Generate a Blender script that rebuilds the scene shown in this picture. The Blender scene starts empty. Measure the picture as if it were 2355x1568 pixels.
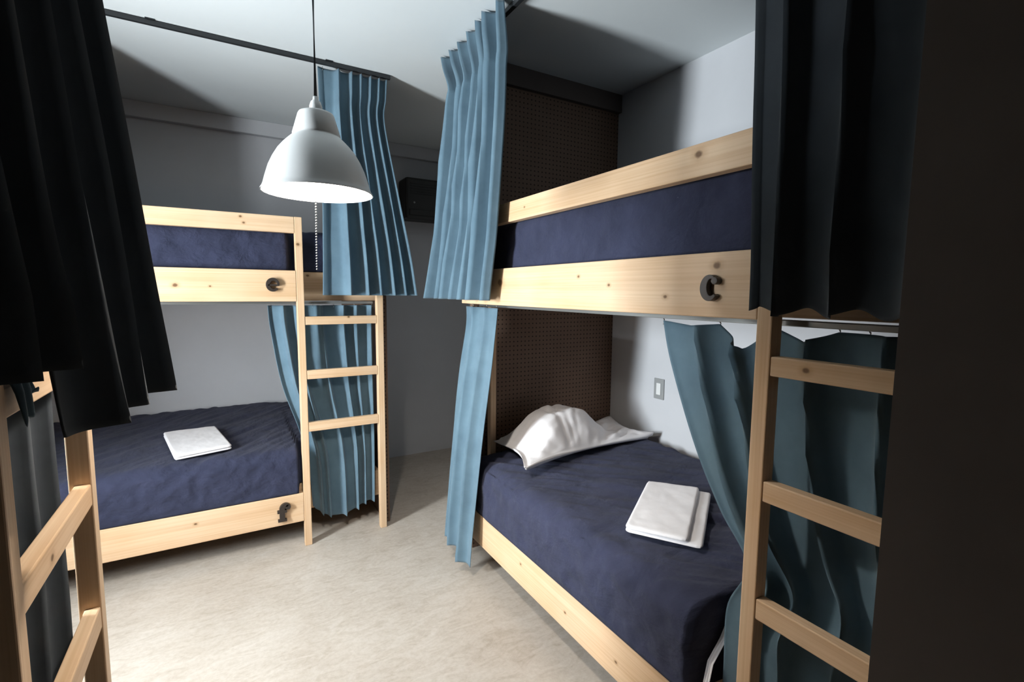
import bpy, bmesh, math, random
from mathutils import Vector, Matrix, noise

scene = bpy.context.scene
COL = scene.collection
PI = math.pi

# ------------------------------------------------------------------ helpers
def lerp(a, b, t): return a + (b - a) * t
def smooth(t):
    t = max(0.0, min(1.0, t)); return t * t * (3 - 2 * t)

def link(o, parent=None):
    COL.objects.link(o)
    if parent: o.parent = parent
    return o

def obj(name, bm, mat, parent=None, sm=False, bevel=0.0, angle=40):
    me = bpy.data.meshes.new(name)
    bmesh.ops.recalc_face_normals(bm, faces=bm.faces[:])
    bm.to_mesh(me); bm.free()
    if mat: me.materials.append(mat)
    if sm:
        for p in me.polygons: p.use_smooth = True
    o = link(bpy.data.objects.new(name, me), parent)
    if bevel:
        m = o.modifiers.new('bevel', 'BEVEL'); m.width = bevel; m.segments = 2
        m.limit_method = 'ANGLE'; m.angle_limit = math.radians(angle)
        m.harden_normals = False
        for p in me.polygons: p.use_smooth = False
    return o

def tag(o, label, cat, group=None):
    o['label'] = label; o['category'] = cat
    if group: o['group'] = group
    return o

def thing(name, label, cat, loc=(0, 0, 0), rotz=0.0, group=None):
    o = bpy.data.objects.new(name, None); o.empty_display_size = 0.1
    link(o); o.location = loc; o.rotation_euler = (0, 0, rotz)
    return tag(o, label, cat, group)

def struct(name, bm, mat, parent=None, **k):
    o = obj(name, bm, mat, parent, **k); o['kind'] = 'structure'; return o

def box(bm, x0, x1, y0, y1, z0, z1):
    v = [bm.verts.new((x, y, z)) for x in (x0, x1) for y in (y0, y1) for z in (z0, z1)]
    for f in ((0, 1, 3, 2), (4, 6, 7, 5), (0, 4, 5, 1), (2, 3, 7, 6), (0, 2, 6, 4), (1, 5, 7, 3)):
        bm.faces.new([v[i] for i in f])
    return bm
def bx(*a): return box(bmesh.new(), *a)

def tube(bm, pts, r, n=8, caps=True):
    pts = [Vector(p) for p in pts]; rings = []
    up = Vector((0, 0, 1))
    for i, p in enumerate(pts):
        d = (pts[min(i + 1, len(pts) - 1)] - pts[max(i - 1, 0)]).normalized()
        a = d.cross(up)
        if a.length < 1e-3: a = d.cross(Vector((1, 0, 0)))
        a.normalize(); b = d.cross(a)
        rr = r[i] if isinstance(r, (list, tuple)) else r
        rings.append([bm.verts.new(p + a * math.cos(2 * PI * k / n) * rr + b * math.sin(2 * PI * k / n) * rr) for k in range(n)])
    for i in range(len(rings) - 1):
        for k in range(n):
            bm.faces.new((rings[i][k], rings[i][(k + 1) % n], rings[i + 1][(k + 1) % n], rings[i + 1][k]))
    if caps:
        bm.faces.new(rings[0]); bm.faces.new(rings[-1][::-1])
    return bm

def lathe(bm, prof, n=48, cap0=False, cap1=False):
    rings = []
    for r, z in prof:
        rings.append([bm.verts.new((r * math.cos(2 * PI * k / n), r * math.sin(2 * PI * k / n), z)) for k in range(n)])
    for i in range(len(rings) - 1):
        for k in range(n):
            bm.faces.new((rings[i][k], rings[i][(k + 1) % n], rings[i + 1][(k + 1) % n], rings[i + 1][k]))
    if cap0: bm.faces.new(rings[0])
    if cap1: bm.faces.new(rings[-1])
    return bm

def fn(v, sx, sy, sz, seed=0.0, octv=3):
    return noise.fractal(Vector((v[0] * sx + seed, v[1] * sy + seed * 1.7, v[2] * sz - seed)), 1.0, 2.0, octv)

# ------------------------------------------------------------------ materials
def mat_base(name, rough=0.6, spec=0.4):
    m = bpy.data.materials.new(name); m.use_nodes = True
    nt = m.node_tree; b = nt.nodes['Principled BSDF']
    b.inputs['Roughness'].default_value = rough
    b.inputs['Specular IOR Level'].default_value = spec
    return m, nt, b
def nd(nt, t, **k):
    n = nt.nodes.new(t)
    for a, v in k.items(): setattr(n, a, v)
    return n
def noise_node(nt, vec, scale, detail=4, rough=0.6, dist=0.0):
    n = nd(nt, 'ShaderNodeTexNoise')
    n.inputs['Scale'].default_value = scale; n.inputs['Detail'].default_value = detail
    n.inputs['Roughness'].default_value = rough; n.inputs['Distortion'].default_value = dist
    if vec is not None: nt.links.new(vec, n.inputs['Vector'])
    return n.outputs['Fac']
def mapping(nt, scale=(1, 1, 1), loc=(0, 0, 0), coord='Object'):
    tc = nd(nt, 'ShaderNodeTexCoord'); mp = nd(nt, 'ShaderNodeMapping')
    mp.inputs['Scale'].default_value = scale; mp.inputs['Location'].default_value = loc
    nt.links.new(tc.outputs[coord], mp.inputs['Vector'])
    return mp.outputs['Vector']
def ramp(nt, fac, stops):
    r = nd(nt, 'ShaderNodeValToRGB'); e = r.color_ramp.elements
    while len(e) < len(stops): e.new(0.5)
    for el, (p, c) in zip(e, stops):
        el.position = p; el.color = (*c, 1)
    nt.links.new(fac, r.inputs['Fac']); return r.outputs['Color']
def mixc(nt, fac, a, b, blend='MIX'):
    m = nd(nt, 'ShaderNodeMix', data_type='RGBA', blend_type=blend)
    for sock, v in ((m.inputs[0], fac), (m.inputs[6], a), (m.inputs[7], b)):
        if isinstance(v, (int, float)): sock.default_value = v
        elif isinstance(v, tuple): sock.default_value = (*v, 1)
        else: nt.links.new(v, sock)
    return m.outputs[2]
def bump(nt, b, h, strength=0.2, dist=0.002):
    n = nd(nt, 'ShaderNodeBump'); n.inputs['Strength'].default_value = strength; n.inputs['Distance'].default_value = dist
    nt.links.new(h, n.inputs['Height']); nt.links.new(n.outputs['Normal'], b.inputs['Normal'])

def plain(name, col, rough=0.6, spec=0.4, metal=0.0, var=0.0, scale=6):
    m, nt, b = mat_base(name, rough, spec)
    b.inputs['Metallic'].default_value = metal
    if var:
        f = noise_node(nt, mapping(nt), scale, 5)
        c = ramp(nt, f, [(0.3, tuple(x * (1 - var) for x in col)), (0.7, tuple(min(1, x * (1 + var)) for x in col))])
        nt.links.new(c, b.inputs['Base Color'])
    else: b.inputs['Base Color'].default_value = (*col, 1)
    return m

def wood(name, axis, knots=(), seed=0.0):
    m, nt, b = mat_base(name, 0.5, 0.35)
    sc = {'X': (1.2, 26, 26), 'Y': (26, 1.2, 26), 'Z': (26, 26, 1.2)}[axis]
    v = mapping(nt, sc, (seed, seed * 1.3, seed * .7))
    f1 = noise_node(nt, v, 1.0, 3, 0.55, 0.4)
    c = ramp(nt, f1, [(0.30, (0.61, 0.37, 0.20)), (0.5, (0.70, 0.455, 0.265)), (0.68, (0.75, 0.525, 0.33))])
    sc2 = {'X': (1.5, 150, 150), 'Y': (150, 1.5, 150), 'Z': (150, 150, 1.5)}[axis]
    f2 = noise_node(nt, mapping(nt, sc2, (seed, 0, seed)), 1.0, 2, 0.5)
    c = mixc(nt, 0.22, c, ramp(nt, f2, [(0.35, (0.5, 0.33, 0.18)), (0.6, (0.86, 0.7, 0.52))]))
    f3 = noise_node(nt, mapping(nt, (1, 1, 1), (seed, 3, seed)), 3.0, 2)
    c = mixc(nt, 0.25, c, ramp(nt, f3, [(0.35, (0.66, 0.42, 0.22)), (0.65, (0.78, 0.62, 0.44))]))
    for (kx, kz, r) in knots:
        tc = nd(nt, 'ShaderNodeTexCoord'); mp = nd(nt, 'ShaderNodeMapping')
        s = (1 / r, 0, 1 / r * 0.85) if axis != 'Y' else (0, 1 / r, 1 / r)
        if axis == 'Z': s = (0.8 / r, 0, 1 / r)
        if axis == 'X': s = (0.75 / r, 0, 1 / r)
        mp.inputs['Scale'].default_value = s
        mp.inputs['Location'].default_value = (-kx * s[0], 0, -kz * s[2])
        nt.links.new(tc.outputs['Object'], mp.inputs['Vector'])
        ln = nd(nt, 'ShaderNodeVectorMath', operation='LENGTH'); nt.links.new(mp.outputs['Vector'], ln.inputs[0])
        nz = noise_node(nt, mapping(nt, (40, 40, 40)), 1.0, 2)
        ad = nd(nt, 'ShaderNodeMath', operation='MULTIPLY_ADD'); nt.links.new(nz, ad.inputs[0]); ad.inputs[1].default_value = 0.7
        nt.links.new(ln.outputs['Value'], ad.inputs[2])
        halo = nd(nt, 'ShaderNodeMapRange', interpolation_type='SMOOTHSTEP')
        halo.inputs[1].default_value = 0.9; halo.inputs[2].default_value = 2.6; halo.inputs[3].default_value = 0.45; halo.inputs[4].default_value = 0
        nt.links.new(ad.outputs[0], halo.inputs[0])
        c = mixc(nt, halo.outputs[0], c, (0.42, 0.23, 0.10))
        core = nd(nt, 'ShaderNodeMapRange', interpolation_type='SMOOTHSTEP')
        core.inputs[1].default_value = 0.75; core.inputs[2].default_value = 1.35; core.inputs[3].default_value = 0.9; core.inputs[4].default_value = 0
        nt.links.new(ad.outputs[0], core.inputs[0])
        c = mixc(nt, core.outputs[0], c, (0.14, 0.07, 0.03))
    nt.links.new(c, b.inputs['Base Color'])
    bump(nt, b, f2, 0.08, 0.001)
    return m

def fabric(name, c0, c1, weave=900, rough=0.9, wr=(9, 9, 9), bumpd=0.004, spec=0.2, sheen=0.15, st=0.35):
    m, nt, b = mat_base(name, rough, spec)
    v = mapping(nt)
    f = noise_node(nt, v, 7, 4)
    nt.links.new(ramp(nt, f, [(0.3, c0), (0.7, c1)]), b.inputs['Base Color'])
    b.inputs['Sheen Weight'].default_value = sheen; b.inputs['Sheen Roughness'].default_value = 0.5
    w = noise_node(nt, mapping(nt, wr), 1.0, 4, 0.55, 0.25)
    w2 = noise_node(nt, v, weave, 1)
    ad = nd(nt, 'ShaderNodeMath', operation='MULTIPLY_ADD'); nt.links.new(w2, ad.inputs[0]); ad.inputs[1].default_value = 0.06; nt.links.new(w, ad.inputs[2])
    bump(nt, b, ad.outputs[0], st, bumpd)
    return m

M_TEAL = fabric('teal_curtain_fabric', (0.090, 0.150, 0.196), (0.122, 0.198, 0.250), wr=(14, 14, 3), bumpd=0.003)
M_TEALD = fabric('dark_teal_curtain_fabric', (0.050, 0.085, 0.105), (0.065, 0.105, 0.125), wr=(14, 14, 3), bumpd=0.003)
M_TEAL_SHADE = fabric('shaded_teal_curtain_fabric', (0.028, 0.035, 0.042), (0.040, 0.049, 0.058), wr=(14, 14, 3), bumpd=0.003)  # teal fabric darkened: shade on the foreground curtains put into the colour
M_NAVY = fabric('navy_bed_sheet', (0.029, 0.033, 0.060), (0.040, 0.045, 0.082), wr=(9, 6, 12), bumpd=0.03, sheen=0.06, st=0.75, spec=.12)
M_WHITE = fabric('white_cotton', (0.82, 0.80, 0.81), (0.87, 0.85, 0.86), wr=(14, 14, 14), bumpd=0.002, sheen=0.1)
M_TOWEL = fabric('white_terry', (0.84, 0.82, 0.83), (0.90, 0.88, 0.89), weave=420, wr=(20, 20, 20), bumpd=0.003, sheen=0.1)
M_WALL = plain('pale_grey_wall_paint', (0.57, 0.58, 0.60), 0.85, 0.2, var=0.04, scale=2)
M_CEIL = plain('pale_ceiling_paint', (0.70, 0.74, 0.745), 0.9, 0.2, var=0.02, scale=2)
M_DARKW = plain('dark_brown_painted_wall', (0.105, 0.088, 0.080), 0.8, 0.2, var=0.12, scale=1.5)
M_BLACK = plain('black_metal', (0.018, 0.02, 0.022), 0.45, 0.5)
M_TRACK = plain('grey_metal_track', (0.32, 0.34, 0.34), 0.35, 0.5, 0.7)
M_LETTER = plain('dark_bronze_paint', (0.030, 0.022, 0.018), 0.42, 0.45, var=0.1, scale=30)
M_LAMP = plain('white_enamel', (0.68, 0.70, 0.70), 0.36, 0.5)
M_LAMPIN = plain('white_lamp_inside', (0.93, 0.93, 0.93), 0.6, 0.3)
M_CORD = plain('grey_cord', (0.06, 0.065, 0.07), 0.6)
M_CHAIN = plain('steel_ball_chain', (0.55, 0.55, 0.53), 0.3, 0.5, 0.9)
M_PLATE = plain('grey_switch_plate', (0.30, 0.31, 0.31), 0.5)
M_ROCK = plain('white_plastic', (0.75, 0.76, 0.75), 0.4)
M_UNIT = plain('dark_plastic', (0.03, 0.03, 0.028), 0.5)
M_FRAME = plain('white_window_paint', (0.7, 0.71, 0.72), 0.5)
M_PLY = plain('plywood', (0.45, 0.31, 0.19), 0.7, 0.3, var=0.15, scale=4)

def floor_mat():
    m, nt, b = mat_base('tan_concrete', 0.55, 0.35)
    v = mapping(nt)
    f = noise_node(nt, v, 2.2, 6, 0.62, 0.6)
    c = ramp(nt, f, [(0.28, (0.39, 0.33, 0.265)), (0.5, (0.49, 0.43, 0.36)), (0.72, (0.57, 0.515, 0.45))])
    g = noise_node(nt, mapping(nt, (3.5, 9, 1)), 2.0, 7, 0.7, 1.6)
    c = mixc(nt, 0.4, c, ramp(nt, g, [(0.36, (0.36, 0.31, 0.25)), (0.5, (0.52, 0.47, 0.41)), (0.66, (0.63, 0.59, 0.54))]))
    h = noise_node(nt, v, 60, 3)
    c = mixc(nt, 0.12, c, ramp(nt, h, [(0.35, (0.3, 0.25, 0.2)), (0.6, (0.66, 0.62, 0.57))]))
    nt.links.new(c, b.inputs['Base Color'])
    bump(nt, b, g, 0.08, 0.003)
    return m
M_FLOOR = floor_mat()

def peg_mat():
    m, nt, b = mat_base('brown_pegboard', 0.65, 0.25)
    sc = 1 / 0.0254
    v = mapping(nt, (sc, 0, sc), (0.5, 0, 0.5))
    fr = nd(nt, 'ShaderNodeVectorMath', operation='FRACTION'); nt.links.new(v, fr.inputs[0])
    sb = nd(nt, 'ShaderNodeVectorMath', operation='SUBTRACT'); nt.links.new(fr.outputs[0], sb.inputs[0]); sb.inputs[1].default_value = (0.5, 0, 0.5)
    ln = nd(nt, 'ShaderNodeVectorMath', operation='LENGTH'); nt.links.new(sb.outputs[0], ln.inputs[0])
    mr = nd(nt, 'ShaderNodeMapRange'); mr.inputs[1].default_value = 0.15; mr.inputs[2].default_value = 0.21
    mr.inputs[3].default_value = 1; mr.inputs[4].default_value = 0; nt.links.new(ln.outputs['Value'], mr.inputs[0])
    f = noise_node(nt, mapping(nt), 5, 4)
    c = ramp(nt, f, [(0.3, (0.150, 0.095, 0.066)), (0.7, (0.178, 0.116, 0.083))])
    c = mixc(nt, mr.outputs[0], c, (0.035, 0.022, 0.016))
    nt.links.new(c, b.inputs['Base Color'])
    return m
M_PEG = peg_mat()

def glass_mat():
    m = bpy.data.materials.new('window_glass'); m.use_nodes = True
    nt = m.node_tree; nt.nodes.clear()
    o = nd(nt, 'ShaderNodeOutputMaterial'); t = nd(nt, 'ShaderNodeBsdfTransparent'); g = nd(nt, 'ShaderNodeBsdfGlossy')
    g.inputs['Roughness'].default_value = 0.02
    mx = nd(nt, 'ShaderNodeMixShader'); mx.inputs[0].default_value = .05
    nt.links.new(t.outputs[0], mx.inputs[1]); nt.links.new(g.outputs[0], mx.inputs[2])
    nt.links.new(mx.outputs[0], o.inputs['Surface'])
    return m
M_GLASS = glass_mat()

def emit_mat(name, col, s):
    m, nt, b = mat_base(name)
    b.inputs['Base Color'].default_value = (*col, 1)
    b.inputs['Emission Color'].default_value = (*col, 1); b.inputs['Emission Strength'].default_value = s
    return m

# ------------------------------------------------------------------ room shell
XL, XR, YB, YR, ZC = -1.42, 2.165, 4.12, -1.25, 2.66
struct('floor', bx(XL - .1, XR + .1, YR - .1, YB + .1, -.1, 0), M_FLOOR)
struct('ceiling', bx(XL - .1, XR + .1, YR - .1, YB + .1, ZC, ZC + .1), M_CEIL)
struct('wall_back', bx(XL - .1, XR + .1, YB, YB + .1, 0, ZC), M_WALL)
struct('wall_right', bx(XR, XR + .1, YR, YB, 0, ZC), M_WALL)
struct('wall_rear', bx(XL - .1, XR + .1, YR - .1, YR, 0, ZC), M_DARKW)
WY0, WY1, WZ0, WZ1 = 1.60, 2.00, 0.74, 1.96
w = bmesh.new()
box(w, XL - .1, XL, YR, WY0, 0, ZC); box(w, XL - .1, XL, WY1, YB, 0, ZC)
box(w, XL - .1, XL, WY0, WY1, 0, WZ0); box(w, XL - .1, XL, WY0, WY1, WZ1, ZC)
struct('wall_left', w, M_WALL)
win = bpy.data.objects.new('window_1', None); link(win); win['kind'] = 'structure'
win.location = (XL - .05, (WY0 + WY1) / 2, WZ0)
hw, hh = (WY1 - WY0) / 2, WZ1 - WZ0
f = bmesh.new()
for a in ((-.03, .03, -hw, -hw + .04, 0, hh), (-.03, .03, hw - .04, hw, 0, hh), (-.03, .03, -hw + .04, hw - .04, 0, .04), (-.03, .03, -hw + .04, hw - .04, hh - .04, hh), (-.02, .02, -hw + .04, hw - .04, hh * .5 - .015, hh * .5 + .015)): box(f, *a)
o = obj('window_frame', f, M_FRAME, win); o['kind'] = 'structure'
o = obj('window_pane', bx(-.003, .003, -hw + .03, hw - .03, .03, hh - .03), M_GLASS, win); o['kind'] = 'structure'
# dark partition at the entrance, right of the camera
struct('wall_entrance', bx(.618, XR, YR, .240, 0, ZC), M_DARKW)
# shallow beam / cornice along the back wall and over the pegboard
struct('trim_1', bx(XL, XR, YB - .05, YB, 2.56, ZC), M_WALL, bevel=.004)
struct('wall_pegboard_and_added_panel', bx(1.16, XR, 2.40, 2.43, 0, ZC), M_PEG)
unseen_end_panel = struct('wall_pegboard_and_added_panel', bx(-.015, .015, 0, 1.165, 0, ZC), M_PEG); unseen_end_panel.location = (.834, 2.953, 0)  # unseen, added to darken the wall in the gap
struct('trim_2', bx(1.16, XR, 2.37, 2.399, 2.555, ZC), M_DARKW, bevel=.003)

# ------------------------------------------------------------------ letters for the beds
def prism(bm, poly, y0, y1):
    a = [bm.verts.new((x, y0, z)) for x, z in poly]; b = [bm.verts.new((x, y1, z)) for x, z in poly]
    n = len(poly)
    bm.faces.new(a); bm.faces.new(b[::-1])
    for i in range(n): bm.faces.new((a[i], b[i], b[(i + 1) % n], a[(i + 1) % n]))
def stroke(bm, pts, ws, y0, y1):
    L, R = [], []
    for i, p in enumerate(pts):
        q0, q1 = pts[max(i - 1, 0)], pts[min(i + 1, len(pts) - 1)]
        dx, dz = q1[0] - q0[0], q1[1] - q0[1]; l = math.hypot(dx, dz) or 1
        nx, nz = -dz / l, dx / l; wv = ws[i] / 2
        L.append((p[0] + nx * wv, p[1] + nz * wv)); R.append((p[0] - nx * wv, p[1] - nz * wv))
    rows = [[bm.verts.new((q[0], y, q[1])) for q in (L[i], R[i]) for y in (y0, y1)] for i in range(len(pts))]
    for i in range(len(rows) - 1):
        a, b = rows[i], rows[i + 1]
        bm.faces.new((a[0], b[0], b[2], a[2])); bm.faces.new((a[1], a[3], b[3], b[1]))
        bm.faces.new((a[0], a[1], b[1], b[0])); bm.faces.new((a[2], b[2], b[3], a[3]))
    for r in (rows[0], rows[-1]): bm.faces.new((r[0], r[2], r[3], r[1]))
def disc(bm, cx, cz, r, y0, y1, n=20): prism(bm, [(cx + r * math.cos(2 * PI * k / n), cz + r * math.sin(2 * PI * k / n)) for k in range(n)], y0, y1)
def arc(cx, cz, rx, rz, a0, a1, n=28): return [(cx + rx * math.cos(math.radians(lerp(a0, a1, i / n))), cz + rz * math.sin(math.radians(lerp(a0, a1, i / n)))) for i in range(n + 1)]
def letter(ch, cx, cz, h, thick=.020):
    bm = bmesh.new(); y0, y1 = -thick, -.0006
    T = lambda pts: [(cx + x * h, cz + z * h) for x, z in pts]
    if ch == 'c':
        p = arc(.02, 0, .30, .41, 62, 318)
        ws = [h * (.12 + .20 * max(0, math.sin(PI * i / (len(p) - 1))) ** 1.3) for i in range(len(p))]
        stroke(bm, T(p), ws, y0, y1); disc(bm, cx + .20 * h, cz + .26 * h, .145 * h, y0, y1)
    if ch == 'e':
        p = arc(0, 0, .36, .41, 0, 318, 34)
        ws = [h * (.15 + .12 * max(0, math.sin(PI * i / (len(p) - 1))) ** 1.2) for i in range(len(p))]
        stroke(bm, T(p), ws, y0, y1)
        stroke(bm, T([(-.36, -.02), (.41, -.02)]), [h * .13] * 2, y0, y1)
    if ch == 'f':
        p = [(-.06, -.5), (-.06, .0), (-.06, .18)] + arc(.13, .18, .19, .22, 180, 50, 12)[1:]
        ws = [h * .27, h * .27, h * .27] + [h * lerp(.27, .17, i / 11) for i in range(12)]
        stroke(bm, T(p), ws, y0, y1); disc(bm, cx + .24 * h, cz + .28 * h, .145 * h, y0, y1)
        stroke(bm, T([(-.30, .05), (.18, .05)]), [h * .15] * 2, y0 + .0004, y1)
        stroke(bm, T([(-.28, -.45), (.17, -.45)]), [h * .13] * 2, y0 + .0004, y1)
    return bm

# ------------------------------------------------------------------ bunk beds
ZU0, ZU1, ZG0, ZG1, ZL0, ZL1 = 1.390, 1.556, 1.755, 1.840, .150, .315
def make_bunk(label, loc, rotz, L, gap, depth, ks, seed, letters, added_panel=False):
    """local frame: x along the bed, ladder at the right end; y into the bed; z up"""
    t = thing('bunk_bed', label, 'bunk bed', loc, rotz, None)
    P = .038
    xr0, xr1 = L - P, L; xl1 = xr0 - gap; xl0 = xl1 - P
    wx = lambda n, k=(): wood('pine_' + n, 'X', k, seed)
    wf, wg, wr = wx('beam', ks.get('beam', ())), wx('guard', ks.get('guard', ())), wx('rung', ks.get('rung', ()))
    wl, wi = wx('rail', ks.get('rail', ())), wx('inner', ks.get('inner', ()))
    wz = wood('pine_post', 'Z', ks.get('post', ()), seed + 5); wy = wood('pine_cross', 'Y', (), seed)
    B = .003
    fb = obj('front_board', bx(0, xl0 - .0005, 0, .038, ZU0, ZU1), wf, t, bevel=B)
    obj('guard_rail', bx(.0, xl0 - .0005, 0, .036, ZG0, ZG1), wg, t, bevel=B)
    lb = obj('front_board', bx(0, xl0 - .0005, 0, .038, ZL0, ZL1), wl, t, bevel=B)
    obj('post', bx(xl0, xl1, 0, .042, 0, ZG1 + .001), wz, t, bevel=B)
    obj('post', bx(xr0, xr1, 0, .042, 0, ZG1 + .001), wz, t, bevel=B)
    obj('post', bx(0, P, .155, .190, 0, ZG1 - .002), wz, t, bevel=B)
    for z0, z1 in ((1.261, 1.307), (.958, 1.008), (.660, .712)):
        obj('rung', bx(xl1 + .0005, xr0 - .0005, .002, .032, z0, z1), wr, t, bevel=B)
    for z0, z1 in ((ZU0 + .001, ZU1 - .001), (ZL0, ZL1 - .001)):
        obj('inner_beam', bx(P + .001, xr1, .155, .190, z0, z1), wi, t, bevel=B)
        obj('back_beam', bx(P, xr0, depth - .048, depth - .012, z0, z1), wi, t, bevel=B)
        for xa in (P * .0 + .001, xr0 + .001)[:1 if added_panel and z0 < 1 else 2]: obj('end_beam', bx(xa, xa + .036, .192, depth - .052, z0, z1), wy, t, bevel=B)
        obj('bed_base', bx(P + .002, xr0 - .002, .192, depth - .052, z1 - .018, z1 - .001), M_PLY, t)
    obj('curtain_track', bx(.04, xr0, .083, .105, ZU0 - .016, ZU0 - .001), M_TRACK, t, bevel=.002)
    if added_panel: obj('added_end_panel', bx(xr0 + .004, xr1 - .004, .20, depth - .002, .0, ZU0 - .001), M_DARKW, t)  # added, out of view; its dark colour stands in for shade
    for ch, x, z, h, up in letters:
        l = obj('letter', letter(ch, x, z, h), M_LETTER, fb if up else lb, bevel=.0012)
        l['label'] = 'dark letter %s' % ch
    return t

LE, LC = 2.14, 2.125
XE = .811 - LE
make_bunk('pine bunk bed along the back wall marked with dark letters e and f', (XE, 2.885, 0), 0, LE, .394, 1.20,
  {'beam': ((1.128, 1.471, .011), (1.272, 1.467, .005)), 'guard': ((1.419, 1.822, .006), (1.432, 1.791, .006)), 'inner': ((1.749, 1.535, .008),),
   'post': ((1.684, 1.696, .009),), 'rail': ((1.155, .255, .007),), 'rung': ((1.94, 1.302, .006),)}, 1.0,
  (('e', .2265 - XE, 1.478, .070, True), ('f', .233 - XE, .230, .100, False)))
make_bunk('large pine bunk bed along the right wall marked with a dark letter c', (1.085, 2.375, 0), -PI / 2, LC, .379, 1.07,
  {'beam': ((1.553, 1.522, .011), (.988, 1.507, .006), (1.148, 1.476, .006), (1.388, 1.441, .007), (.417, 1.492, .022)),
   'guard': ((1.482, 1.812, .012), (.62, 1.80, .004)), 'rail': ((.62, .25, .006), (.95, .22, .006), (1.235, .215, .006)),
   'rung': ((1.79, 1.285, .008),), 'inner': ((1.9, 1.41, .008),)}, 4.3,
  (('c', 2.375 - .826, 1.466, .066, True),))
make_bunk('pine bunk bed in the dark left foreground, only its ladder end showing', (-.277, -.69, 0), PI / 2, 2.14, .447, 1.10,
  {'rung': ((1.8, .98, .008),)}, 7.7, (), True)

# ------------------------------------------------------------------ mattresses
def mattress(label, loc, rotz, x0, x1, yfront, y1, z0, z1, seed, group=None, wr=.010, top=0.0, slope=0.0):
    bm = bmesh.new()
    nx, ny, nz = 170, 90, 22
    r = .075
    def put(u, v, w):
        x = lerp(x0, x1, u); yf = yfront(x); y = lerp(yf, y1, v); z = lerp(z0, z1, w)
        c = Vector((min(max(x, x0 + r), x1 - r), min(max(y, yf + r), y1 - r), min(max(z, z0 + .02), z1 - r)))
        d = Vector((x, y, z)) - c
        if d.length > 1e-6 and (z > z0 + .02):
            ax = max(abs(d.x), abs(d.y), abs(d.z))
            d = d.normalized() * ax
        p = c + d
        k = .5 * fn(p, 3.0, 3.0, 4.0, seed, 3) + 1.0 * (.35 - abs(fn((p.x * .75 + p.y * .66 + p.z * .3, p.x * -.66 + p.y * .75, p.z), 1.6, 8.0, 5, seed + 4, 3))) + .8 * (.3 - abs(fn((p.x * .7 + p.y * .7 - p.z * .5, p.x * -.7 + p.y * .7, p.z), 2.2, 19.0, 9, seed + 8, 2)))
        p.z -= slope * (1 - v) * w
        near = 1.0 if w > .05 else 0.0
        if w > .999 - .001: p.z += k * wr + top * math.sin(PI * min(1, max(0, (y - yf) / (y1 - yf))))
        elif v < .001: p.y -= (k * wr * near * .75 if yf < .1 else k * .004)
        elif u < .001: p.x -= k * wr * near * .5
        return p
    cache = {}
    def V(i, j, k):
        q = (i, j, k)
        if q not in cache: cache[q] = bm.verts.new(put(i / nx, j / ny, k / nz))
        return cache[q]
    for i in range(nx):
        for j in range(ny):
            for k in (0, nz): bm.faces.new((V(i, j, k), V(i + 1, j, k), V(i + 1, j + 1, k), V(i, j + 1, k)))
        for k in range(nz):
            for j in (0, ny): bm.faces.new((V(i, j, k), V(i + 1, j, k), V(i + 1, j, k + 1), V(i, j, k + 1)))
    for j in range(ny):
        for k in range(nz):
            for i in (0, nx): bm.faces.new((V(i, j, k), V(i, j + 1, k), V(i, j + 1, k + 1), V(i, j, k + 1)))
    o = obj('mattress', bm, M_NAVY, None, sm=True)
    o.location = loc; o.rotation_euler = (0, 0, rotz)
    return tag(o, label, 'mattress', group)

def front_lower(L, gap, margin, ramp_, bulge):
    xs = L - .076 - gap - margin
    def f(x):
        if x > xs: return .160
        return lerp(.160, -bulge * smooth((x - .03) / .3) + .012, smooth((xs - x) / ramp_))
    return f
M_UP = .158
def front_upper(L, gap):
    xs = L - .076 - gap
    return lambda x: M_UP if x > xs - .0 else lerp(M_UP, .046, smooth((xs - x) / .04))
mattress('navy sheeted lower mattress marked f with a white towel on it', (XE, 2.885, 0), 0, .05, LE - .05, front_lower(LE, .394, .003, .02, .012), 1.19, ZL1 + .003, .615, 2.0, slope=.055, wr=.015)
mattress('navy sheeted upper mattress behind the guard rail of bed e', (XE, 2.885, 0), 0, .05, LE - .05, front_upper(LE, .394), 1.13, ZU1 + .003, 1.79, 5.0)
mattress('navy sheeted lower mattress carrying the white pillow', (1.085, 2.375, 0), -PI / 2, .05, LC - .05, front_lower(LC, .379, .125, .03, .018), 1.04, ZL1 + .003, .605, 9.0, wr=.016, slope=.025)
mattress('navy sheeted upper mattress behind the guard rail of bed c', (1.085, 2.375, 0), -PI / 2, .05, LC - .05, front_upper(LC, .379), 1.015, ZU1 + .003, 1.80, 12.0)

mattress('unseen navy sheeted upper mattress in the shadow behind the long curtain in painted shade', (-.277, -.69, 0), PI / 2, .05, 2.09, front_upper(2.14, .447), 1.04, ZU1 + .003, 1.79, 15.0)  # out of view, put in mainly to block window light

# ------------------------------------------------------------------ curtains
def catmull(vals, t):
    n = len(vals) - 1
    x = min(max(t, 0), 1) * n; i = min(int(x), n - 1); f = x - i
    p0, p1, p2, p3 = vals[max(i - 1, 0)], vals[i], vals[i + 1], vals[min(i + 2, n)]
    return tuple(0.5 * ((2 * b) + (-a + c) * f + (2 * a - 5 * b + 4 * c - d) * f * f + (-a + 3 * b - 3 * c + d) * f ** 3) for a, b, c, d in zip(p0, p1, p2, p3))

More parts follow.
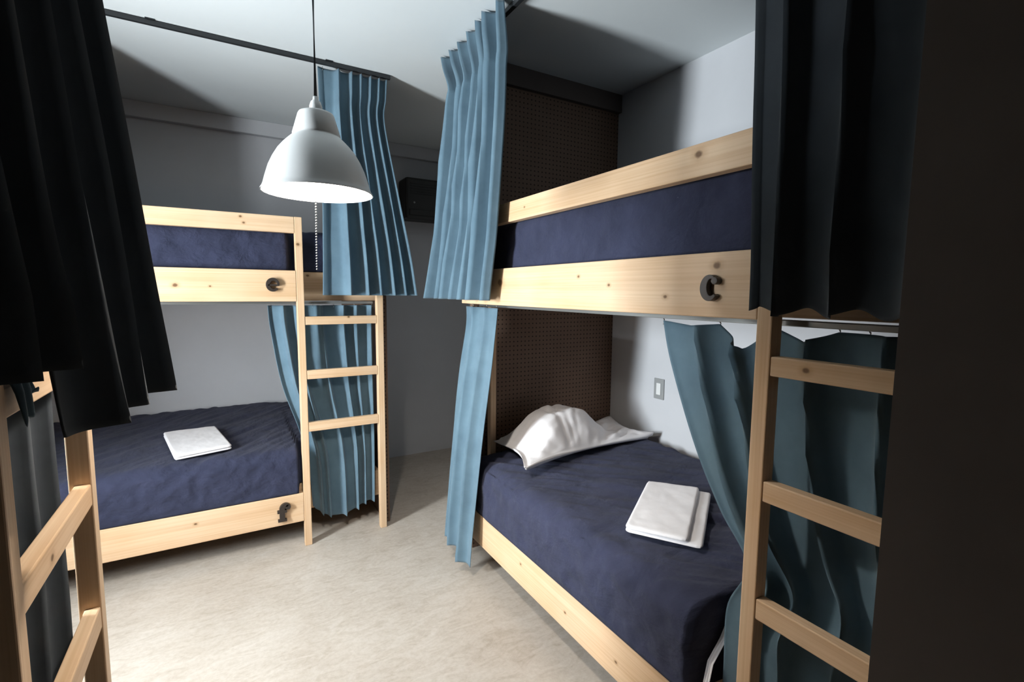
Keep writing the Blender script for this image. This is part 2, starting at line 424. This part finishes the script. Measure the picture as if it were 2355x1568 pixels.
def curtain(label, rows, n, seed, mat=M_TEAL, omega=.35, sharp=1.0, nu=None, nv=70, jitter=.25, top=None, side=1, hooks=None, group=None, thick=.003, wob=.15, hem=None, warp=1.0):
    """rows from top to bottom: (t, z, xl, yl, xr, yr, amp); n pleats across"""
    rnd = random.Random(seed)
    offs = [(k, rnd.uniform(-1, 1) * jitter / k, rnd.uniform(0, 6.28)) for k in range(1, 5)]
    amps = [rnd.uniform(.65, 1.25) for _ in range(int(n) + 3)]
    nu = nu or int(n * 26)
    ts = [r[0] for r in rows]; vals = [tuple(r[1:]) for r in rows]
    def at(v):
        for i in range(len(ts) - 1):
            if v <= ts[i + 1] + 1e-9: break
        f = (v - ts[i]) / (ts[i + 1] - ts[i]); N = len(ts) - 1
        return catmull(vals, (i + f) / N)
    cx = (rows[0][2] + rows[0][4]) / 2; cy = (rows[0][3] + rows[0][5]) / 2; cz = rows[0][1]
    bm = bmesh.new(); G = []
    def pos(u, v):
        z, xl, yl, xr, yr, amp = at(v)
        d = Vector((xr - xl, yr - yl, 0)); wlen = d.length; d.normalize(); nrm = Vector((d.y, -d.x, 0)) * side
        uu = u ** warp + sum(a * .06 * math.sin(k * PI * 2 * u + ph) for k, a, ph in offs) * math.sin(PI * u)
        ph = 2 * PI * n * uu + wob * math.sin(3.1 * v + seed) * math.sin(PI * u) * 2
        ph += .75 * math.sin(ph + 1.0)
        am = amps[int(max(0, min(n, n * uu)))]; am = lerp(am, amps[min(len(amps) - 1, int(max(0, min(n, n * uu))) + 1)], smooth((n * uu) % 1.0))
        s = 1 - 2 * abs(math.sin(ph / 2 + .5)) ** sharp
        p = Vector((lerp(xl, xr, u), lerp(yl, yr, u), z))
        p += nrm * amp * am * s + d * (omega * .5 * amp * am * math.sin(2 * ph)) * math.sin(PI * min(1, u * 8)) 
        p += nrm * .004 * fn((u * 4, v * 3, seed), 1, 1, 1, seed, 2)
        if top and v < .2: p.z -= top(u) * (1 - v / .2)
        if hem: p.z += hem(u) * smooth((v - .75) / .25)
        return p - Vector((cx, cy, cz)), nrm
    for j in range(nv + 1):
        G.append([bm.verts.new(pos(i / nu, j / nv)[0]) for i in range(nu + 1)])
    for j in range(nv):
        for i in range(nu): bm.faces.new((G[j][i], G[j][i + 1], G[j + 1][i + 1], G[j + 1][i]))
    o = obj('curtain', bm, mat, None, sm=True)
    o.location = (cx, cy, cz)
    md = o.modifiers.new('thickness', 'SOLIDIFY'); md.thickness = thick; md.offset = 0
    tag(o, label, 'curtain', group)
    if hooks:
        us, ztop = hooks
        for u in us:
            p, _ = pos(u, 0.0)
            h = bmesh.new()
            zt = ztop - cz
            tube(h, [(p.x, p.y, p.z - .012), (p.x + .006, p.y, p.z - .006), (p.x + .004, p.y, (p.z + zt) / 2), (p.x, p.y, zt)], .0018, 6)
            obj('curtain_hook', h, M_CHAIN, o, sm=True)
    return o

ZT = 2.628       # curtain heads, just under the rails
# bed c, upper bunk: far curtain, gathered
curtain('blue gathered curtain at far end of upper bed c, nearest the room centre',
    [(0, 2.648, 1.040, 2.56, 1.040, 1.875, .032), (.06, 2.565, 1.036, 2.50, 1.036, 1.860, .038), (.15, 2.44, 1.028, 2.39, 1.028, 1.830, .044), (.21, 2.37, 1.022, 2.40, 1.022, 1.83, .046), (.45, 2.07, 1.018, 2.48, 1.018, 1.845, .048),
     (.75, 1.72, 1.016, 2.60, 1.016, 1.89, .048), (1, 1.412, 1.014, 2.735, 1.014, 1.955, .048)], 7, 11, sharp=.8, omega=.5, jitter=.7)
# bed c, upper bunk: near curtain over the ladder, its shade put into the colour
curtain('blue curtain in painted shade hanging over ladder of bed c, at right edge',
    [(0, 2.645, 1.045, .745, 1.045, .262, .026), (.25, 2.32, 1.043, .740, 1.043, .262, .034), (.6, 1.88, 1.036, .722, 1.036, .262, .038), (1, 1.412, 1.030, .700, 1.030, .262, .038)], 4, 23, mat=M_TEAL_SHADE, omega=.75, sharp=.8,
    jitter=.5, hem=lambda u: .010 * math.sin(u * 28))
# bed e, upper bunk: right curtain behind the lamp
curtain('blue pleated curtain at right end of upper bed e, behind the lamp',
    [(0, ZT, .478, 2.85, .845, 2.85, .022), (.08, 2.52, .480, 2.85, .838, 2.85, .024), (.2, 2.38, .482, 2.848, .828, 2.848, .030), (.5, 2.02, .484, 2.840, .895, 2.840, .036), (.8, 1.67, .478, 2.834, .965, 2.834, .038), (1, 1.425, .470, 2.83, 1.002, 2.83, .038)], 6, 5, omega=.6, sharp=.8, side=1, warp=1.5,
    hooks=((.05, .25, .45, .65, .85), 2.634), jitter=.5)
# bed e, upper bunk: left curtain (behind the left foreground)
curtain('blue curtain at far left end of upper bed e, hidden by the dark left curtain',
    [(0, ZT, -1.28, 2.85, -.70, 2.85, .020), (.5, 2.0, -1.30, 2.85, -.72, 2.85, .024), (1, 1.43, -1.31, 2.845, -.74, 2.845, .026)], 7, 8, hooks=((.1, .5, .9), 2.634))
# left bunk, upper: drawn curtain, bunched at the ladder post, darkened in colour for shade
curtain('long curtain in painted shade hanging over left foreground bunk, flared at its hem',
    [(0, ZT, -.232, .30, -.246, 1.10, .020), (.2, 2.36, -.232, .30, -.220, 1.105, .022), (.5, 1.97, -.230, .30, -.185, 1.12, .024), (.8, 1.55, -.226, .32, -.147, 1.14, .028), (1, 1.255, -.222, .34, -.118, 1.16, .028)], 7, 31, mat=M_TEAL_SHADE, omega=.45, sharp=.85,
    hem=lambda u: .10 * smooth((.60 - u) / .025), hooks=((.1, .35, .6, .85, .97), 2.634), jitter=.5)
# bed c, lower bunk: far curtain
curtain('pale blue narrow curtain hanging to the floor at foot of pillow bed',
    [(0, 1.374, 1.098, 2.365, 1.098, 2.03, .016), (.08, 1.27, 1.088, 2.345, 1.088, 2.03, .014), (.3, .98, 1.062, 2.395, 1.062, 2.065, .022), (.6, .60, 1.030, 2.42, 1.030, 2.10, .024), (1, .10, .99, 2.425, .99, 2.125, .024)], 2.5, 41, omega=.4, sharp=.85,
    hooks=((.05, .35, .65, .95), 1.387), hem=lambda u: -.035 * smooth((u - .5) / .3))
# bed e, lower bunk curtain, swept behind the ladder
curtain('blue curtain swept behind ladder of bed f, its hem above the floor',
    [(0, 1.366, .205, 2.979, .778, 2.979, .028), (.12, 1.23, .215, 2.979, .772, 2.979, .033), (.35, .92, .262, 2.979, .772, 2.979, .033), (.55, .66, .340, 2.979, .772, 2.979, .033), (.72, .46, .385, 2.979, .770, 2.979, .033), (1, .145, .405, 2.979, .765, 2.979, .033)], 6, 52, omega=.5, sharp=.85,
    hooks=((.03, .2, .4, .6, .8, .97), 1.3715), hem=lambda u: -.055 * math.sin(PI * min(1, u * 1.15)) + .03 * smooth((.2 - u) / .2), jitter=1.0, wob=.3)
# bed c, lower bunk: near curtain, sagging from its hooks and swept to the ladder
def sag(u):
    s = 0
    for a, b, d in ((0, .245, .010), (.245, .45, .062), (.45, .64, .030), (.64, .80, .0), (.80, 1.0, .062)):
        if a <= u <= b:
            q = (u - a) / (b - a); s = d * (1 - abs(2 * q - 1)) 
    return s
curtain('dark teal curtain sagging behind ladder of the pillow bed',
    [(0, 1.366, 1.179, 1.085, 1.179, .295, .024), (.12, 1.24, 1.179, 1.05, 1.179, .295, .028), (.35, 1.00, 1.179, .950, 1.179, .30, .034), (.5, .84, 1.179, .855, 1.179, .30, .034), (.62, .72, 1.176, .760, 1.179, .30, .030), (.72, .585, 1.164, .800, 1.179, .30, .020), (.88, .40, 1.157, .795, 1.179, .30, .017), (1, .12, 1.157, .795, 1.179, .30, .017)], 5, 63, omega=.5, sharp=.72, top=sag,
    hooks=((.0, .245, .45, .64, .72, .80, 1.0), 1.3715), jitter=1.0, wob=.7)
# left bunk, lower curtain behind its ladder, coloured for the shade there
curtain('teal curtain in painted shade behind ladder of the left foreground bunk',
[(0, 1.366, -.380, .40, -.341, 1.402, .016), (.4, .90, -.385, .40, -.341, 1.402, .017), (.7, .5, -.385, .40, -.341, 1.402, .017), (1, .12, -.385, .40, -.341, 1.402, .017)], 9, 77, mat=M_TEAL_SHADE, omega=.4, sharp=.9, hooks=((.1, .4, .7, .95), 1.3715), jitter=.8)

# curtain rails under the ceiling
def rail(label, a, b, along):
    t = thing('curtain_rail', label, 'curtain rail', ((a[0] + b[0]) / 2, (a[1] + b[1]) / 2, 2.646), 0)
    hx, hy = abs(b[0] - a[0]) / 2, abs(b[1] - a[1]) / 2
    if along == 'x': hy = .010
    else: hx = .010
    obj('track', bx(-hx, hx, -hy, hy, -.010, .010), M_BLACK, t, bevel=.002)
    for s in (-.7, 0, .7):
        bm = bx(hx * s - .018, hx * s + .018, -.018, .018, .010, .0135) if along == 'x' else bx(-.018, .018, hy * s - .018, hy * s + .018, .010, .0135)
        obj('bracket', bm, M_BLACK, t)
rail('black ceiling rail running past the pendant cord above bed e', (XE, 2.85), (.862, 2.85), 'x')
rail('black ceiling rail above bed c between the two right curtains', (1.10, .25), (1.10, 2.52), 'y')
rail('black ceiling rail above the dark left foreground curtain', (-.232, -.6), (-.232, 1.20), 'y')

# ------------------------------------------------------------------ pendant lamp
lx, ly, lz = .243, 1.50, 1.722
lamp = thing('pendant_lamp', 'white dome pendant lamp, lit, hanging in mid room', 'lamp', (lx, ly, lz))
R = .1455
def shade_prof():
    key = [(0, 1.0), (.05, .978), (.17, .945), (.39, .875), (.55, .80), (.70, .71), (.82, .61), (.90, .53), (.96, .465), (1.0, .43)]
    p = [(R + .003, .0), (R + .002, .004), (R - .001, .008)]
    return p + [(R * r * .99, .009 + .147 * h) for h, r in key[1:]]
outer = shade_prof()
rt = outer[-1][0]
prof = outer + [(.0635, outer[-1][1] + .003), (.048, .212), (.045, .217), (.038, .220)]
obj('lamp_shade', lathe(bmesh.new(), prof, 64, cap1=True), M_LAMP, lamp, sm=True)
inner = [(r - .003, z + (.0005 if i < 2 else -.001)) for i, (r, z) in enumerate(outer)] + [(.058, .16), (.043, .208)]
obj('shade_lining', lathe(bmesh.new(), inner, 64, cap1=True), M_LAMPIN, lamp, sm=True)
obj('lamp_cap', lathe(bmesh.new(), [(.017, .2205), (.017, .236), (.013, .248), (.008, .253), (.007, .262)], 24, True, True), M_LAMP, lamp, sm=True)
obj('lamp_cord', tube(bmesh.new(), [(0, 0, .262), (.001, 0, .6), (0, 0, ZC - lz - .03)], .0045, 8), M_CORD, lamp, sm=True)
obj('ceiling_rose', lathe(bmesh.new(), [(.045, ZC - lz - .001), (.045, ZC - lz - .02), (.02, ZC - lz - .03)], 24, True, True), M_BLACK, lamp, sm=True)
obj('bulb_socket', lathe(bmesh.new(), [(.02, .205), (.02, .155)], 16, True, True), M_LAMPIN, lamp, sm=True)
bulb = [(.006, .055)] + [(.034 * math.sin(a), .088 - .034 * math.cos(a)) for a in (.5, .9, 1.3, 1.7, 2.1)] + [(.016, .125), (.014, .154)]
obj('light_bulb', lathe(bmesh.new(), bulb, 20, True, True), emit_mat('bulb_glow', (1.0, .91, .81), 880.0), lamp, sm=True)
ch = bmesh.new()
for k in range(46):
    z = .12 - k * .0074 * 1.0
    bmesh.ops.create_uvsphere(ch, u_segments=6, v_segments=4, radius=.0024, matrix=Matrix.Translation((-.012 - .0001 * k, -.04, z)))
obj('pull_chain', ch, M_CHAIN, lamp, sm=True)

# ------------------------------------------------------------------ pillow, towels, quilt
def pillow():
    c = Vector((1.645, 2.075, 0)); nx, ny = 72, 48
    corners = {(0, 0): Vector((1.155, 1.845, 0)), (1, 0): Vector((2.105, 1.945, 0)), (0, 1): Vector((1.245, 2.315, 0)), (1, 1): Vector((2.10, 2.33, 0))}
    bm = bmesh.new(); tops = []; bots = []
    for j in range(ny + 1):
        ta, ba = [], []
        for i in range(nx + 1):
            u, v = i / nx, j / ny
            p = (corners[0, 0] * (1 - u) + corners[1, 0] * u) * (1 - v) + (corners[0, 1] * (1 - u) + corners[1, 1] * u) * v
            e = min(u, 1 - u, v, 1 - v)
            # sides pulled in between the corners
            p.y += .075 * math.sin(PI * u) * (1 - v) ** 2 * (1 - .25 * u)
            p.x += .05 * math.sin(PI * v) * (1 - u) ** 3 - .05 * math.sin(PI * v) * u ** 3
            us = smooth((u - .02) / .30) * smooth((.80 - u) / .34); vs = smooth(v / .50) * smooth((1 - v) / .22)
            h = .165 * (us ** .7) * (vs ** .75) + .020 * smooth(e / .05)
            rad = fn((u * 5, v * 4, 0), 1.0, 1.0, 1, 3.0, 3)
            crease = abs(fn((math.atan2(v + .35, u - .42) * 5, e * 1.2, 0), 1, 1, 1, 6.0, 2))
            h += (.018 * rad + .030 * (crease - .25)) * smooth(e / .12)
            lift = .022 * (1 - smooth(e / .03)) * (.5 + .5 * math.sin(u * 9 + v * 5)) + .012 * smooth((u - .85) / .15) + .010
            z0 = .620
            ta.append(bm.verts.new((p.x, p.y, z0 + lift + max(.004, h))))
            ba.append(bm.verts.new((p.x, p.y, z0 + (lift if e < .03 else .004) * .6 - .0)) if 0 < i < nx and 0 < j < ny else ta[-1])
        tops.append(ta); bots.append(ba)
    for j in range(ny):
        for i in range(nx):
            bm.faces.new((tops[j][i], tops[j][i + 1], tops[j + 1][i + 1], tops[j + 1][i]))
            q = (bots[j][i], bots[j + 1][i], bots[j + 1][i + 1], bots[j][i + 1])
            try: bm.faces.new(q)
            except ValueError: pass
    o = obj('pillow', bm, M_WHITE, None, sm=True)
    tag(o, 'plump white pillow lying against the brown pegboard wall', 'pillow')
pillow()

def slab(bm, corners, z0, z1, seed, nx=56, ny=36, edge=.010, tilt=(0, 0, 0, 0)):
    """soft-edged flat cloth layer through four ground corners"""
    A, B, Cc, D = [Vector((*c, 0)) for c in corners]
    grid = []
    for side in (0, 1):
        rows = []
        for j in range(ny + 1):
            row = []
            for i in range(nx + 1):
                u, v = i / nx, j / ny
                p = (A * (1 - u) + B * u) * (1 - v) + (D * (1 - u) + Cc * u) * v
                lu, lv = (B - A).length, (D - A).length
                rc = .022; a_, b_ = min(u, 1 - u) * lu, min(v, 1 - v) * lv
                if a_ < rc and b_ < rc:
                    dd = math.hypot(rc - a_, rc - b_); mx_ = max(rc - a_, rc - b_)
                    if dd > 1e-6:
                        k_ = mx_ / dd
                        eu, ev = (B - A).normalized(), (D - A).normalized()
                        p += eu * (1 if u < .5 else -1) * (rc - a_) * (1 - k_) + ev * (1 if v < .5 else -1) * (rc - b_) * (1 - k_)
                e = min(u * (B - A).length, (1 - u) * (B - A).length, v * (D - A).length, (1 - v) * (D - A).length)
                q = min(1, e / edge); q = math.sqrt(max(0, 1 - (1 - q) ** 2))
                zm = (z0 + z1) / 2; hh = (z1 - z0) / 2
                z = zm + (hh if side else -hh) * q
                if side: z += .002 * fn((p.x, p.y, 0), 14, 14, 1, seed, 3) * q
                z += tilt[0] * (p.x - tilt[1]) + tilt[2] * (p.y - tilt[3])
                row.append(bm.verts.new((p.x, p.y, z)))
            rows.append(row)
        grid.append(rows)
    for rows in grid:
        for j in range(ny):
            for i in range(nx): bm.faces.new((rows[j][i], rows[j][i + 1], rows[j + 1][i + 1], rows[j + 1][i]))
    bmesh.ops.remove_doubles(bm, verts=bm.verts[:], dist=1e-5)
b = bmesh.new()
cs = [(-.251, 2.955), (.006, 3.020), (-.080, 3.444), (-.340, 3.423)]
tl = (0, 0, .046, 2.95)
slab(b, cs, .577, .589, 1, edge=.008, tilt=tl); slab(b, cs, .5895, .603, 2, edge=.010, tilt=tl)
tag(obj('folded_towel', b, M_TOWEL, None, sm=True), 'folded white towel on the lower bed marked f', 'towel')
b = bmesh.new()
A, B_, C_, D_ = (1.202, 1.240), (1.338, 1.013), (1.740, 1.290), (1.584, 1.498)
slab(b, [A, B_, C_, D_], .595, .607, 3, edge=.008, tilt=(.024, 1.2, 0, 0))
t_ = .82
A2 = A; B2 = (lerp(A[0], B_[0], t_), lerp(A[1], B_[1], t_)); C2 = (lerp(D_[0], C_[0], t_), lerp(D_[1], C_[1], t_))
slab(b, [A2, B2, C2, D_], .6075, .622, 4, edge=.010, tilt=(.024, 1.2, 0, 0))
tag(obj('folded_towel', b, M_TOWEL, None, sm=True), 'folded white towel on the lower bed in front of the pillow', 'towel')

# white quilt at the ladder end of the lower right bed; a corner hangs down behind the curtain
b = bmesh.new()
slab(b, [(1.28, .34), (1.95, .34), (1.95, .70), (1.28, .70)], .622, .69, 5, edge=.03)
prof = [(1.285, .660, .64, .69), (1.262, .655, .66, .70), (1.240, .640, .70, .74), (1.229, .615, .755, .785), (1.226, .57, .785, .805), (1.216, .52, .807, .825), (1.185, .47, .807, .826), (1.135, .42, .807, .826), (1.115, .34, .807, .826)]
rows = []
for k in range(13):
    rows.append([b.verts.new((x - .002 * math.sin(k * 1.3), lerp(ya, yb, k / 12), z)) for x, z, ya, yb in prof])
for k in range(12):
    for i in range(len(prof) - 1): b.faces.new((rows[k][i], rows[k][i + 1], rows[k + 1][i + 1], rows[k + 1][i]))
tag(obj('folded_quilt', b, M_WHITE, None, sm=True), 'white folded bedding half hidden behind the swept curtain of the pillow bed', 'bedding')

# dark cloth over the top rung of the left ladder
b = bmesh.new(); rows = []
for k in range(25):
    u = k / 24; y = lerp(.968, 1.035, u)
    dz = .012 * math.sin(u * 9)
    pr = [(-.318, 1.20 + dz), (-.319, 1.27), (-.318, 1.314), (-.304, 1.324), (-.280, 1.324), (-.266, 1.314), (-.264, 1.28), (-.261, 1.24 + .05 * u + dz)]
    rows.append([b.verts.new((x + .004 * math.sin(u * 14 + i), y, z)) for i, (x, z) in enumerate(pr)])
for k in range(24):
    for i in range(7): b.faces.new((rows[k][i], rows[k + 1][i], rows[k + 1][i + 1], rows[k][i + 1]))
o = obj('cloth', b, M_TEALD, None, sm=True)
md = o.modifiers.new('thickness', 'SOLIDIFY'); md.thickness = .003; md.offset = 0
md = o.modifiers.new('soft', 'SUBSURF'); md.levels = 1; md.render_levels = 1
tag(o, 'dark cloth draped over top rung of the left foreground ladder', 'cloth')

# ------------------------------------------------------------------ wall switch, wall unit
sw = thing('light_switch', 'grey light switch plate with white rocker on right wall above pillow bed', 'light switch', (XR, 1.985, .898))
obj('plate', bx(-.007, -.0005, -.037, .037, -.060, .060), M_PLATE, sw, bevel=.002)
obj('rocker', bx(-.011, -.0072, -.016, .016, -.034, .034), M_ROCK, sw, bevel=.0015)
un = thing('wall_mounted_air_conditioner', 'dark box-shaped wall unit high on back wall in the shadowed gap', 'air conditioner', (1.70, YB, 2.04))
obj('casing', bx(-.40, .40, -.20, -.001, 0, .33), M_UNIT, un, bevel=.02)
bm = bmesh.new()
for k in range(5): box(bm, -.36, .36, -.206, -.2005, .20 + k * .02, .206 + k * .02)
obj('grille', bm, M_UNIT, un)
obj('air_flap', bx(-.37, .37, -.208, -.2005, .03, .075), M_UNIT, un, bevel=.003)
obj('indicator', lathe(bmesh.new(), [(.008, 0), (.008, .004)], 12, True, True), M_PLATE, un).matrix_local = Matrix.Translation((-.33, -.2005, .13)) @ Matrix.Rotation(PI / 2, 4, 'X')

# ------------------------------------------------------------------ daylight and camera
wd = bpy.data.worlds.new('world'); scene.world = wd; wd.use_nodes = True
bg = wd.node_tree.nodes['Background']; bg.inputs['Color'].default_value = (.78, .90, 1.0, 1); bg.inputs['Strength'].default_value = 1.5
ld = bpy.data.lights.new('daylight_through_window', 'AREA'); ld.shape = 'RECTANGLE'
ld.size = WY1 - WY0; ld.size_y = WZ1 - WZ0; ld.energy = 210; ld.color = (.88, .95, 1.0)
lo = link(bpy.data.objects.new('daylight_through_window', ld))
lo.location = (XL - .20, (WY0 + WY1) / 2, (WZ0 + WZ1) / 2); lo.rotation_euler = (PI / 2, 0, -PI / 2 + math.radians(25))

cam = bpy.data.cameras.new('camera'); co = link(bpy.data.objects.new('camera', cam))
cam.sensor_width = 36; cam.sensor_fit = 'HORIZONTAL'; cam.lens = 17.205; cam.clip_start = .02
yaw, pitch, roll = 0.531212727, 0.0993244519, 0.00857214386
fw = Vector((math.sin(yaw) * math.cos(pitch), math.cos(yaw) * math.cos(pitch), -math.sin(pitch)))
r0 = Vector((math.cos(yaw), -math.sin(yaw), 0)); u0 = r0.cross(fw)
r = r0 * math.cos(roll) + u0 * math.sin(roll); u = u0 * math.cos(roll) - r0 * math.sin(roll)
co.matrix_world = Matrix(((r.x, u.x, -fw.x, 0), (r.y, u.y, -fw.y, 0), (r.z, u.z, -fw.z, 1.45), (0, 0, 0, 1)))
scene.camera = co
scene.cycles.diffuse_bounces = 3; scene.cycles.max_bounces = 8
scene.view_settings.view_transform = 'Standard'; scene.view_settings.look = 'None'
scene.view_settings.exposure = 0.0; scene.view_settings.gamma = 1.0; scene.view_settings.use_curve_mapping = False
